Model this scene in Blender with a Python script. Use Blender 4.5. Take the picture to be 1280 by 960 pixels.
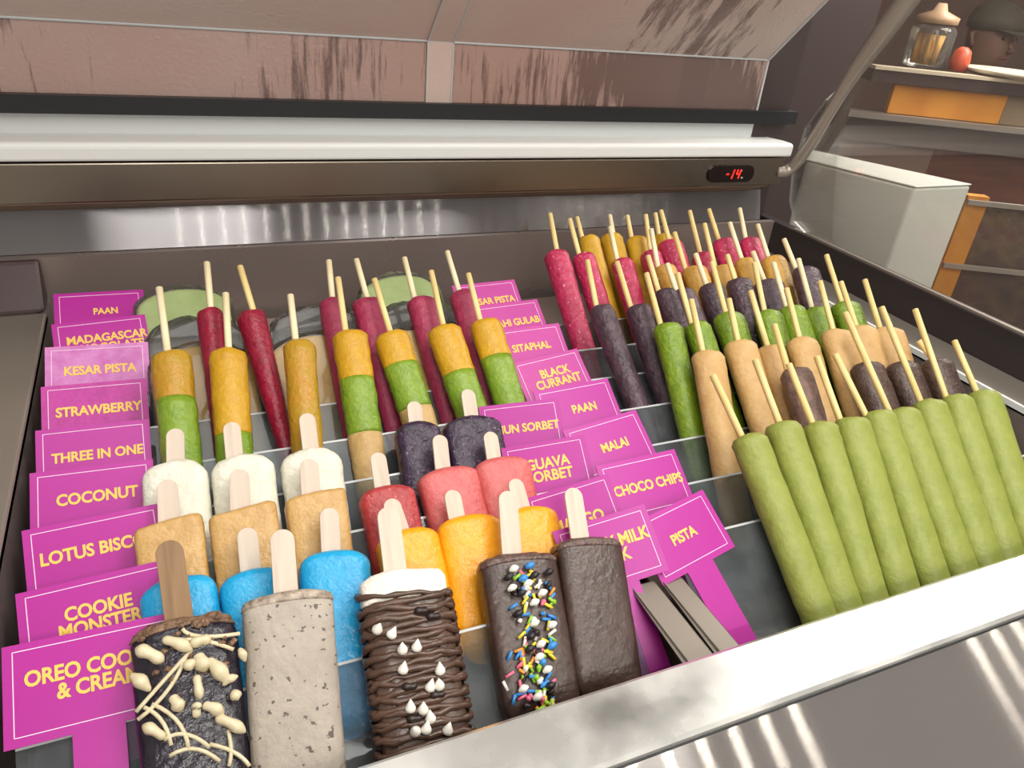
import bpy, math, random
import numpy as np
from mathutils import Vector, Matrix, noise
SC = bpy.context.scene
for o in list(bpy.data.objects): bpy.data.objects.remove(o)
COL = SC.collection
# ------------------------------------------------------------------ frame, camera
S, H = 0.8, 1.45                     # layout units -> metres, camera height
F = 952.57
YAW, PIT, ROLL = .4631, .5046, -.104
_f = np.array([math.sin(YAW)*math.cos(PIT), math.cos(YAW)*math.cos(PIT), -math.sin(PIT)])
_r0 = np.array([math.cos(YAW), -math.sin(YAW), 0.]); _d0 = np.cross(_f, _r0)
RT = _r0*math.cos(ROLL)+_d0*math.sin(ROLL); DN = -_r0*math.sin(ROLL)+_d0*math.cos(ROLL); FW = _f
cam = bpy.data.cameras.new('camera'); camo = bpy.data.objects.new('camera', cam); COL.objects.link(camo)
cam.sensor_width = 36; cam.lens = 36*F/1280; cam.clip_start = .01; cam.clip_end = 60
camo.matrix_world = Matrix((( RT[0], -DN[0], -FW[0], 0), (RT[1], -DN[1], -FW[1], 0), (RT[2], -DN[2], -FW[2], H), (0, 0, 0, 1)))
SC.camera = camo
# ------------------------------------------------------------------ view, world, lamps and added fills
SC.view_settings.view_transform = 'Standard'; SC.view_settings.look = 'None'
SC.view_settings.gamma = 1; SC.view_settings.use_curve_mapping = False
SC.view_settings.exposure = -0.3
wd = bpy.data.worlds.new('shop_air'); SC.world = wd; wd.use_nodes = True
wd.node_tree.nodes['Background'].inputs[0].default_value = (1.0, .93, .87, 1)
wd.node_tree.nodes['Background'].inputs[1].default_value = .62
def area(name, loc, size, energy, color, target):
    l = bpy.data.lights.new(name, 'AREA'); l.shape = 'RECTANGLE'; l.size, l.size_y = size
    l.energy = energy; l.color = color
    o = bpy.data.objects.new(name, l); COL.objects.link(o); o.location = loc
    o.rotation_euler = (Vector(target)-Vector(loc)).to_track_quat('-Z', 'Y').to_euler()
    return o
area('ceiling_lamp', (.35, .25, 2.6), (1.6, .5), 14, (1, .96, .9), (.4, .55, 1.05))
area('ceiling_lamp', (2.2, 1.5, 2.7), (1.4, .8), 20, (1, .96, .9), (1.0, .6, 1.05))
area('cabinet_fill', (.1, -.9, 2.3), (.6, .6), 15, (1, .96, .9), (1.15, .9, 1.1))  # added unseen fill from the customer side, brightens the white cabinet
area('cabinet_fill', (.75, -.15, 2.4), (.5, .5), 13, (1, .97, .9), (1.05, .85, 1.1))  # second added fill, also aimed at the cabinet
area('counter_fill', (2.0, .95, 1.95), (.6, .6), 34, (1, .95, .88), (1.75, 1.4, 1.0))  # added fill that lifts the dim counter beyond the side glass
# ------------------------------------------------------------------ colour + material helpers
def lin(c):
    return tuple(((v/255)/12.92 if v/255 <= .04045 else ((v/255+.055)/1.055)**2.4) for v in c)+(1,)
def newmat(name):
    m = bpy.data.materials.new(name); m.use_nodes = True
    return m, m.node_tree, m.node_tree.nodes['Principled BSDF']
def plain(name, c, rough=.5, metal=0, spec=.5, emit=None, estr=0, bump=0, bscale=200):
    m, nt, b = newmat(name)
    b.inputs['Base Color'].default_value = lin(c); b.inputs['Roughness'].default_value = rough
    b.inputs['Metallic'].default_value = metal; b.inputs['Specular IOR Level'].default_value = spec
    if emit: b.inputs['Emission Color'].default_value = lin(emit); b.inputs['Emission Strength'].default_value = estr
    if bump:
        tc = nt.nodes.new('ShaderNodeTexCoord'); n = nt.nodes.new('ShaderNodeTexNoise'); n.inputs['Scale'].default_value = bscale
        bp = nt.nodes.new('ShaderNodeBump'); bp.inputs['Strength'].default_value = bump; bp.inputs['Distance'].default_value = .002
        nt.links.new(tc.outputs['Object'], n.inputs['Vector']); nt.links.new(n.outputs['Fac'], bp.inputs['Height']); nt.links.new(bp.outputs['Normal'], b.inputs['Normal'])
    return m
def ice(name, c, c2, scale=60, rough=.45, bump=.5, bscale=220, speck=None, sscale=260, sth=.66, spec=.5, fine=False):
    """frozen ice cream: two mottled tones, grainy bump, optional specks"""
    m, nt, b = newmat(name); N = nt.nodes.new; K = nt.links.new
    tc = N('ShaderNodeTexCoord'); n = N('ShaderNodeTexNoise'); n.inputs['Scale'].default_value = scale; n.inputs['Detail'].default_value = 5; n.inputs['Roughness'].default_value = .65
    K(tc.outputs['Object'], n.inputs['Vector'])
    r = N('ShaderNodeValToRGB'); r.color_ramp.elements[0].position = .33; r.color_ramp.elements[1].position = .68
    r.color_ramp.elements[0].color = lin(c2); r.color_ramp.elements[1].color = lin(c); K(n.outputs['Fac'], r.inputs['Fac'])
    out = r.outputs['Color']
    if speck:
        v = N('ShaderNodeTexNoise'); v.inputs['Scale'].default_value = sscale; v.inputs['Detail'].default_value = 2; K(tc.outputs['Object'], v.inputs['Vector'])
        th = N('ShaderNodeValToRGB'); th.color_ramp.elements[0].position = sth; th.color_ramp.elements[1].position = sth+.03; K(v.outputs['Fac'], th.inputs['Fac'])
        mx = N('ShaderNodeMix'); mx.data_type = 'RGBA'; K(th.outputs['Color'], mx.inputs['Factor']); K(out, mx.inputs['A']); mx.inputs['B'].default_value = lin(speck)
        out = mx.outputs['Result']
    K(out, b.inputs['Base Color'])
    b.inputs['Roughness'].default_value = rough; b.inputs['Specular IOR Level'].default_value = spec
    n2 = N('ShaderNodeTexNoise'); n2.inputs['Scale'].default_value = bscale; n2.inputs['Detail'].default_value = 4; K(tc.outputs['Object'], n2.inputs['Vector'])
    bp = N('ShaderNodeBump'); bp.inputs['Strength'].default_value = bump; bp.inputs['Distance'].default_value = .0026
    K(n2.outputs['Fac'], bp.inputs['Height']); K(bp.outputs['Normal'], b.inputs['Normal'])
    return m
def steel(name, c=(150, 146, 140), rough=.28, aniso=.0, rot=0., streak=0., metal=1., sc=(2, 300, 300), blotch=0, bsc=9):
    m, nt, b = newmat(name); N = nt.nodes.new; K = nt.links.new
    b.inputs['Base Color'].default_value = lin(c); b.inputs['Metallic'].default_value = metal; b.inputs['Roughness'].default_value = rough
    if aniso:
        b.inputs['Anisotropic'].default_value = aniso; b.inputs['Anisotropic Rotation'].default_value = rot
        t = N('ShaderNodeTangent'); t.direction_type = 'UV_MAP'; K(t.outputs[0], b.inputs['Tangent'])
    tc = N('ShaderNodeTexCoord'); mp = N('ShaderNodeMapping'); mp.inputs['Scale'].default_value = sc
    n = N('ShaderNodeTexNoise'); n.inputs['Scale'].default_value = 1; n.inputs['Detail'].default_value = 3
    K(tc.outputs['Object'], mp.inputs['Vector']); K(mp.outputs[0], n.inputs['Vector'])
    if streak:
        bp = N('ShaderNodeBump'); bp.inputs['Strength'].default_value = streak; bp.inputs['Distance'].default_value = .001
        K(n.outputs['Fac'], bp.inputs['Height']); K(bp.outputs['Normal'], b.inputs['Normal'])
    if blotch:
        n2 = N('ShaderNodeTexNoise'); n2.inputs['Scale'].default_value = bsc; n2.inputs['Detail'].default_value = 4; K(tc.outputs['Object'], n2.inputs['Vector'])
        mr = N('ShaderNodeMapRange'); mr.inputs['From Min'].default_value = .35; mr.inputs['From Max'].default_value = .65
        mr.inputs['To Min'].default_value = max(.05, rough-blotch); mr.inputs['To Max'].default_value = rough+blotch
        K(n2.outputs['Fac'], mr.inputs['Value']); K(mr.outputs[0], b.inputs['Roughness'])
    return m
def brushed(name, c, dc, r2=.025, a=.85, rot=0., dif=.3):
    """directionally brushed steel: long stretched reflections over a dull base"""
    m = bpy.data.materials.new(name); m.use_nodes = True; nt = m.node_tree; nt.nodes.clear(); N = nt.nodes.new; K = nt.links.new
    out = N('ShaderNodeOutputMaterial'); g = N('ShaderNodeBsdfAnisotropic'); g.inputs['Color'].default_value = lin(c); g.inputs['Roughness'].default_value = r2**.5
    g.inputs['Anisotropy'].default_value = a; g.inputs['Rotation'].default_value = rot
    t = N('ShaderNodeTangent'); t.direction_type = 'UV_MAP'; K(t.outputs[0], g.inputs['Tangent'])
    d = N('ShaderNodeBsdfDiffuse'); d.inputs[0].default_value = lin(dc)
    mx = N('ShaderNodeMixShader'); mx.inputs[0].default_value = dif; K(g.outputs[0], mx.inputs[1]); K(d.outputs[0], mx.inputs[2]); K(mx.outputs[0], out.inputs[0])
    return m
def clear(name, tint=(235, 240, 240), haze=.06, hcol=(200, 205, 205), gloss=.5, rough=.03, noise_haze=0, nscale=30):
    """thin clear sheet: transparent + a little haze + fresnel reflection"""
    m = bpy.data.materials.new(name); m.use_nodes = True; nt = m.node_tree; nt.nodes.clear(); N = nt.nodes.new; K = nt.links.new
    out = N('ShaderNodeOutputMaterial'); tr = N('ShaderNodeBsdfTransparent'); tr.inputs[0].default_value = lin(tint)
    df = N('ShaderNodeBsdfDiffuse'); df.inputs[0].default_value = lin(hcol)
    m1 = N('ShaderNodeMixShader'); m1.inputs[0].default_value = haze; K(tr.outputs[0], m1.inputs[1]); K(df.outputs[0], m1.inputs[2])
    if noise_haze:
        tc = N('ShaderNodeTexCoord'); n = N('ShaderNodeTexNoise'); n.inputs['Scale'].default_value = nscale; n.inputs['Detail'].default_value = 6; K(tc.outputs['Object'], n.inputs['Vector'])
        mr = N('ShaderNodeMapRange'); mr.inputs['From Min'].default_value = .45; mr.inputs['From Max'].default_value = .75; mr.inputs['To Min'].default_value = haze; mr.inputs['To Max'].default_value = haze+noise_haze
        K(n.outputs['Fac'], mr.inputs['Value']); K(mr.outputs[0], m1.inputs[0])
    g = N('ShaderNodeBsdfGlossy'); g.inputs['Roughness'].default_value = rough
    fr = N('ShaderNodeFresnel'); fr.inputs[0].default_value = 1.45; mu = N('ShaderNodeMath'); mu.operation = 'MULTIPLY'; mu.inputs[1].default_value = gloss; K(fr.outputs[0], mu.inputs[0])
    m2 = N('ShaderNodeMixShader'); K(mu.outputs[0], m2.inputs[0]); K(m1.outputs[0], m2.inputs[1]); K(g.outputs[0], m2.inputs[2]); K(m2.outputs[0], out.inputs[0])
    return m
def wood(name, c, c2, sc=(300, 300, 18)):
    m, nt, b = newmat(name); N = nt.nodes.new; K = nt.links.new
    tc = N('ShaderNodeTexCoord'); mp = N('ShaderNodeMapping'); mp.inputs['Scale'].default_value = sc
    n = N('ShaderNodeTexNoise'); n.inputs['Scale'].default_value = 1; n.inputs['Detail'].default_value = 4
    r = N('ShaderNodeValToRGB'); r.color_ramp.elements[0].position = .3; r.color_ramp.elements[1].position = .7
    r.color_ramp.elements[0].color = lin(c2); r.color_ramp.elements[1].color = lin(c)
    K(tc.outputs['Object'], mp.inputs['Vector']); K(mp.outputs[0], n.inputs['Vector']); K(n.outputs['Fac'], r.inputs['Fac']); K(r.outputs['Color'], b.inputs['Base Color'])
    b.inputs['Roughness'].default_value = .6
    return m
# ------------------------------------------------------------------ mesh helpers
def W(p): return Vector((p[0]*S, p[1]*S, p[2]*S+H))
class MB:
    def __init__(s): s.v = []; s.f = []; s.m = []
    def add(s, v, f, mi=0):
        o = len(s.v); s.v += [tuple(p) for p in v]; s.f += [tuple(i+o for i in q) for q in f]; s.m += [mi]*len(f)
    def box(s, a, b, mi=0):
        x0, y0, z0 = a; x1, y1, z1 = b
        s.add([(x0,y0,z0),(x1,y0,z0),(x1,y1,z0),(x0,y1,z0),(x0,y0,z1),(x1,y0,z1),(x1,y1,z1),(x0,y1,z1)],
              [(0,3,2,1),(4,5,6,7),(0,1,5,4),(1,2,6,5),(2,3,7,6),(3,0,4,7)], mi)
    def prism(s, prof, vec, mi=0):
        """polygon prof (3D points) extruded by vec"""
        n = len(prof); v = [Vector(p) for p in prof]; v2 = [p+Vector(vec) for p in v]
        s.add(v+v2, [tuple(range(n))[::-1], tuple(range(n, 2*n))]+[(i, (i+1) % n, n+(i+1) % n, n+i) for i in range(n)], mi)
    def tube(s, pts, rad, seg=8, mi=0, flat=1.0):
        pts = [Vector(p) for p in pts]; n = len(pts); rads = rad if hasattr(rad, '__len__') else [rad]*n
        d = (pts[1]-pts[0]).normalized(); up = Vector((0, 0, 1)) if abs(d.z) < .9 else Vector((1, 0, 0))
        vs = []
        for i, p in enumerate(pts):
            t = (pts[min(i+1, n-1)]-pts[max(i-1, 0)]).normalized(); a = t.cross(up)
            if a.length < 1e-4: a = t.cross(Vector((0, 1, 0)))
            a.normalize(); b = a.cross(t); 
            for k in range(seg):
                th = 2*math.pi*k/seg; vs.append(p+(a*math.cos(th)+b*math.sin(th)*flat)*rads[i])
        fs = [(i*seg+k, i*seg+(k+1) % seg, (i+1)*seg+(k+1) % seg, (i+1)*seg+k) for i in range(n-1) for k in range(seg)]
        fs += [tuple(range(seg))[::-1], tuple((n-1)*seg+k for k in range(seg))]
        s.add(vs, fs, mi)
    def loft(s, rings, mi=0):
        n = len(rings); g = len(rings[0]); vs = [p for r in rings for p in r]
        fs = [(i*g+k, i*g+(k+1) % g, (i+1)*g+(k+1) % g, (i+1)*g+k) for i in range(n-1) for k in range(g)]
        fs += [tuple(range(g))[::-1], tuple((n-1)*g+k for k in range(g))]
        s.add(vs, fs, mi)
    def mesh(s, name):
        me = bpy.data.meshes.new(name); me.from_pydata([tuple(p) for p in s.v], [], s.f); me.polygons.foreach_set('material_index', s.m); me.update()
        return me
def recalc(me):
    import bmesh
    bm = bmesh.new(); bm.from_mesh(me); bmesh.ops.recalc_face_normals(bm, faces=bm.faces); bm.to_mesh(me); bm.free()
def obj(name, mb, mats, parent=None, smooth=False, bevel=0, label=None):
    me = mb.mesh(name) if isinstance(mb, MB) else mb
    if not isinstance(mats, (list, tuple)): mats = [mats]
    if isinstance(mb, MB): recalc(me)
    if not len(me.materials):
        for m in mats: me.materials.append(m)
    if smooth: me.polygons.foreach_set('use_smooth', [True]*len(me.polygons))
    o = bpy.data.objects.new(name, me); COL.objects.link(o)
    if parent: o.parent = parent
    if bevel:
        md = o.modifiers.new('bevel', 'BEVEL'); md.width = bevel; md.segments = 2; md.limit_method = 'ANGLE'
    if label: o['label'] = label
    return o
def tag(o, label, cat, group=None, kind=None):
    if label: o['label'] = label
    if cat: o['category'] = cat
    if group: o['group'] = group
    if kind: o['kind'] = kind
    return o
def empty(name, mat, label, cat, group=None):
    o = bpy.data.objects.new(name, None); COL.objects.link(o); o.empty_display_size = .02
    o.matrix_world = mat if isinstance(mat, Matrix) else Matrix.Translation(mat)
    return tag(o, label, cat, group)
# ------------------------------------------------------------------ the tilted rows of the racks
TI = .9432
NRM = np.array([0, -math.cos(TI), math.sin(TI)]); UP = np.array([0, math.sin(TI), math.cos(TI)]); XA = np.array([1., 0, 0])
ROWS = {'L': (-.1379, .4672, -.4594), 'M': (.3039, .4802, -.4709), 'R': (.3739, .4795, -.4541)}
DY, DZ = .0694, .0055
def rowpt(c, k, off=0.):
    x, y, z = ROWS[c]; return np.array([x, y+DY*k, z+DZ*k])+off*NRM
def ray(px): return RT*((px[0]-640)/F)+DN*((px[1]-480)/F)+FW
def onplane(px, p0, n): r = ray(px); return r*(np.dot(p0, n)/np.dot(r, n))
def proj(P): return np.array([640+F*np.dot(RT, P)/np.dot(FW, P), 480+F*np.dot(DN, P)/np.dot(FW, P)])
def base_z(c, y): return (-.552 if c == 'R' else -.548)+.079*(y-.38)
def lm(M):  # numpy axes+origin -> world Matrix (metres)
    X, Y, Z, P = M; P = W(P)
    return Matrix(((X[0], Y[0], Z[0], P[0]), (X[1], Y[1], Z[1], P[1]), (X[2], Y[2], Z[2], P[2]), (0, 0, 0, 1)))
ORD = ['leftmost', 'second from left', 'third from left', 'fourth from left', 'fifth from left', 'sixth from left', 'seventh from left', 'eighth from left', 'ninth from left']
rng = random.Random(7)
# ------------------------------------------------------------------ materials
M = {}
M['steel'] = steel('brushed_steel', (160, 152, 142), .34, blotch=.06, metal=.6)
M['steel_dark'] = steel('dark_steel', (146, 132, 126), .3, blotch=.05, metal=.45)
M['steel_panel'] = brushed('streaked_steel', (142, 140, 142), (104, 98, 95))
M['steel_deck'] = brushed('brushed_deck_steel', (168, 164, 162), (112, 107, 104))
M['ledge'] = steel('wiped_aluminium', (226, 226, 222), .28, blotch=.24, bsc=14, metal=.8)
M['white_plastic'] = plain('white_plastic', (232, 234, 232), .35, bump=.05, bscale=60)
M['grey_plastic'] = plain('pale_grey_plastic', (205, 208, 207), .45)
M['black'] = plain('black_rubber', (26, 27, 30), .45)
M['dark_panel'] = plain('dark_brown_panel', (58, 46, 44), .4)
M['dark_riser'] = plain('dark_glossy_riser', (52, 46, 46), .3, bump=.03, bscale=9)
M['display'] = plain('display_window', (22, 12, 12), .15)
M['red_led'] = plain('red_led', (255, 40, 30), .5, emit=(255, 36, 26), estr=3.0)
M['white_led'] = plain('white_led', (255, 255, 250), .4, emit=(255, 248, 232), estr=260)
M['strut'] = steel('satin_grey_metal', (166, 158, 148), .42, metal=.5)
M['acrylic'] = clear('clear_acrylic', (225, 230, 232), .05, (190, 196, 200), .55, .05, .10, 14)
M['acrylic_edge'] = plain('acrylic_cut_edge', (190, 194, 196), .25, spec=.6)
M['side_glass'] = clear('side_glass', (240, 238, 236), .06, (175, 168, 164), .6, .02, .05, 3)
M['jar_glass'] = clear('jar_glass', (225, 225, 220), .06, (220, 220, 215), .7)
M['film'] = clear('plastic_film', (240, 242, 240), .04, (225, 228, 226), .9, .12)
M['card'] = plain('magenta_card', (174, 28, 146), .38)
M['card_edge'] = M['card']
M['card_old'] = plain('faded_magenta_card', (186, 60, 150), .45, bump=.15, bscale=90)
M['card_frost'] = ice('frosted_magenta_card', (208, 140, 196), (190, 96, 172), 70, .5, .2)
M['card_red'] = ice('worn_magenta_card', (192, 58, 160), (168, 44, 136), 60, .45, .2)
M['gold_text'] = plain('gold_print', (236, 200, 92), .5)
M['white_line'] = plain('white_print', (240, 214, 236), .5)
M['stick'] = wood('bamboo', (238, 218, 160), (220, 190, 118))
M['stick2'] = wood('pale_bamboo', (240, 230, 196), (224, 204, 158))
M['paddle'] = wood('birch', (214, 200, 184), (194, 178, 162), (200, 200, 14))
M['paddle_brown'] = wood('brown_birch', (150, 118, 84), (118, 88, 60), (200, 200, 14))  # browner birch tone for the front left stick
def im(k, *a, **kw): M[k] = ice(k, *a, **kw)
im('pista', (146, 154, 72), (128, 138, 56), 40, .5, .35, speck=(164, 174, 96), sscale=150, sth=.76)
im('choco_chips', (88, 68, 60), (64, 46, 42), 70, .4, .6)
im('choco_frosted', (122, 96, 86), (84, 62, 56), 110, .5, .6)
im('malai', (202, 166, 110), (188, 148, 92), 50, .5, .4)
im('paan', (126, 152, 34), (98, 128, 22), 60, .38, .6)
im('currant', (88, 66, 78), (56, 40, 50), 70, .4, .7)
im('sitaphal', (200, 158, 74), (178, 134, 54), 55, .45, .45)
im('gulab', (192, 48, 92), (164, 32, 72), 70, .4, .6, speck=(226, 132, 160), sscale=240, sth=.66)
im('kesar', (206, 164, 40), (184, 140, 26), 50, .5, .35)
im('strawberry', (160, 24, 56), (124, 14, 42), 60, .35, .5)
im('strawberry_pale', (172, 58, 92), (146, 38, 72), 70, .45, .5)
im('mango_layer', (206, 160, 32), (186, 138, 24), 45, .4, .4)
im('amber_layer', (188, 132, 36), (170, 142, 34), 40, .35, .5)
im('green_layer', (132, 160, 48), (104, 138, 30), 50, .35, .5)
im('tan_layer', (204, 172, 116), (184, 148, 92), 50, .45, .4)
im('coconut', (232, 230, 216), (216, 214, 196), 90, .5, .9, 160)
im('jamun', (60, 40, 66), (34, 20, 42), 120, .35, .9, 160, speck=(112, 92, 120), sscale=340, sth=.66)
im('lotus', (204, 164, 102), (184, 142, 80), 60, .32, .5)
im('guava_deep', (178, 62, 64), (158, 46, 52), 70, .36, .6, speck=(208, 120, 118), sscale=300, sth=.67)
im('guava', (206, 104, 102), (190, 80, 82), 60, .36, .5)
im('blue', (26, 168, 220), (16, 146, 204), 50, .3, .45)
im('mango', (244, 172, 22), (232, 152, 14), 40, .32, .4)
im('cookie', (176, 166, 154), (158, 148, 136), 45, .55, .4, speck=(96, 84, 78), sscale=230, sth=.65)
im('cookie_top', (204, 190, 172), (120, 104, 92), 150, .55, .8)
im('choc', (74, 54, 48), (56, 40, 36), 50, .32, .3)
im('choc_top', (112, 86, 78), (60, 44, 40), 260, .3, .9)
im('choc_drizzle', (92, 68, 56), (72, 52, 42), 60, .26, .2)
im('choc_dark', (40, 32, 44), (26, 22, 36), 50, .22, .4)
im('cream_white', (246, 242, 232), (232, 226, 212), 120, .6, .7)
im('cream', (222, 210, 178), (206, 192, 156), 80, .4, .2)
im('nut_crumb', (150, 118, 92), (92, 66, 52), 240, .4, 1.0)
im('slab_green', (186, 200, 140), (168, 184, 116), 40, .45, .3)
im('slab_dark', (84, 78, 76), (58, 52, 52), 40, .4, .4)
im('slab_tan', (206, 168, 96), (180, 140, 72), 40, .45, .4)
for nm, c in (('s_yellow', (236, 216, 66)), ('s_green', (150, 200, 60)), ('s_blue', (60, 140, 214)), ('s_pink', (226, 110, 140)), ('s_white', (240, 236, 226)), ('s_orange', (236, 150, 60)), ('s_black', (38, 34, 40)), ('choc_glossy', (44, 32, 30))):
    M[nm] = plain(nm, c, .35)
# ================================================================== THE FREEZER
fz = empty('display_freezer', W((.42, .7, -1.8)), 'steel ice cream display freezer holding the two racks of frozen sticks', 'freezer')
fz_inv = fz.matrix_world.inverted()
def fpart(name, mb, mats, smooth=False, bevel=0, label=None, uv=None):
    mb.v = [tuple(fz_inv @ W(p)) for p in mb.v]
    o = obj(name, mb, mats, fz, smooth, bevel*S, label)
    if uv:
        me = o.data; ul = me.uv_layers.new(name='UVMap'); ax = [Vector(uv[0]), Vector(uv[1])]
        for lp in me.loops:
            p = me.vertices[lp.vertex_index].co; ul.data[lp.index].uv = (p.dot(ax[0]), p.dot(ax[1]))
    return o
ZR = -.45                                     # tank rim
XL, XR, YF, YB = -.152, 1.0, .30, 1.10
mb = MB(); mb.box((XL-.01, YF-.02, -.64), (XR+.01, YB+.01, -.625)); fpart('tank_floor', mb, M['steel'])
mb = MB(); mb.box((XL-.012, YF-.02, -.64), (XL, YB, ZR-.002)); fpart('tank_wall', mb, steel('mirror_steel', (186, 176, 172), .2, metal=.75), label='polished left tank wall')
mb = MB(); mb.box((XR, YF-.02, -.64), (XR+.012, YB, ZR-.002)); fpart('tank_wall', mb, M['steel_dark'], label='right tank wall')
mb = MB(); mb.box((XL-.4, YB, -.64), (XR+.08, YB+.012, -.392)); fpart('tank_wall', mb, M['steel_dark'], label='rear tank wall')
mb = MB(); mb.box((XL, YF-.02, -.64), (XR, YF-.005, ZR-.004)); fpart('tank_wall', mb, M['steel_dark'], label='front tank wall')
# front: rounded bright ledge, then the sloping brushed deck
mb = MB(); prof = [(-.6, YF, -.466), (-.6, YF, -.452), (-.6, YF-.003, ZR), (-.6, .2475, ZR+.0005), (-.6, .245, ZR-.002), (-.6, .245, -.456), (-.6, .245, -.466)]
mb.prism(prof, (2.1, 0, 0)); fpart('front_ledge', mb, M['ledge'])
mb = MB()
dk = [np.array([-.6, .244, -.456]), np.array([-.6, .244, -.456])-UP*.42]
mb.prism([dk[0], dk[1], dk[1]-NRM*.01, dk[0]-NRM*.01], (2.1, 0, 0))
fpart('front_deck', mb, M['steel_deck'], uv=((1, 0, 0), tuple(UP)))
mb = MB(); mb.box((-.6, .2435, -.4635), (1.5, .2455, -.4555)); fpart('ledge_seam', mb, M['black'])
# right flat rim, dark riser, side glass
mb = MB(); mb.box((XR, .05, ZR-.012), (1.076, YB, ZR)); fpart('side_ledge', mb, M['steel'], bevel=.002)
mb = MB(); mb.box((XR-.003, .25, ZR-.006), (XR+.002, YB, ZR+.002)); fpart('side_rim', mb, M['white_plastic'])
mb = MB(); mb.box((1.076, .05, -.62), (1.10, 1.16, -.392)); fpart('side_riser', mb, M['dark_riser'], bevel=.002)
mb = MB(); mb.box((1.079, .05, -.392), (1.086, 1.05, -.389)); fpart('glass_channel', mb, M['strut'])
gl = [(.05, -.39), (1.02, -.39), (1.055, -.378), (1.08, -.345), (1.092, -.295), (1.09, -.215), (1.06, -.162), (1.0, -.10), (.93, .02), (.86, .16), (.05, .16)]
mb = MB(); mb.prism([(1.079, y, z) for y, z in gl], (.006, 0, 0)); fpart('side_glass', mb, M['side_glass'])
# left side: flat steel shoulder with a lighter end block behind
mb = MB(); mb.box((-.75, .05, ZR-.012), (XL, 1.055, ZR)); fpart('side_ledge', mb, M['steel'], bevel=.003)
mb = MB(); mb.prism([(-.75, 1.055, ZR), (-.75, 1.10, ZR), (-.75, 1.10, -.392), (-.75, 1.09, -.392)], (.597, 0, 0)); fpart('rear_shoulder', mb, plain('dark_shoulder', (70, 54, 54), .3), bevel=.006)
# rear: sloping streaked panel, underside, beam, white cover, black frame, fogged bent glass
mb = MB(); mb.prism([(-.75, 1.112, -.391), (-.75, 1.13, -.338), (-.75, 1.137, -.341), (-.75, 1.119, -.394)], (1.80, 0, 0))
fpart('rear_panel', mb, M['steel_panel'], uv=((1, 0, 0), (0, .5, .86)))
mb = MB(); mb.prism([(-.75, 1.083, -.3175), (-.75, 1.129, -.3385), (-.75, 1.129, -.3172), (-.75, 1.083, -.3165)], (1.77, 0, 0)); fpart('beam_underside', mb, plain('brown_underside', (150, 122, 100), .4))
mb = MB(); mb.prism([(-.75, 1.08, -.316), (-.75, 1.16, -.316), (-.75, 1.16, -.266), (-.75, 1.08, -.266)], (1.795, 0, 0)); fpart('rear_beam', mb, steel('beam_steel', (146, 136, 124), .32, blotch=.05), bevel=.002)
mb = MB(); mb.prism([(-.75, 1.074, -.263), (-.75, 1.16, -.263), (-.75, 1.16, -.244), (-.75, 1.10, -.240), (-.75, 1.078, -.240), (-.75, 1.073, -.244)], (1.80, 0, 0))
cv = fpart('beam_cover', mb, M['white_plastic'], bevel=.004)
mb = MB(); mb.box((-.75, 1.14, -.244), (1.006, 1.16, -.2165)); fpart('cover_upstand', mb, M['grey_plastic'], bevel=.0015)
mb = MB(); mb.box((-.75, 1.125, -.2165), (1.09, 1.162, -.1945)); fpart('glass_frame', mb, M['black'])
mb = MB(); mb.box((1.003, 1.142, -.62), (1.082, 1.17, .4)); fpart('corner_post', mb, M['dark_panel'])
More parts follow.
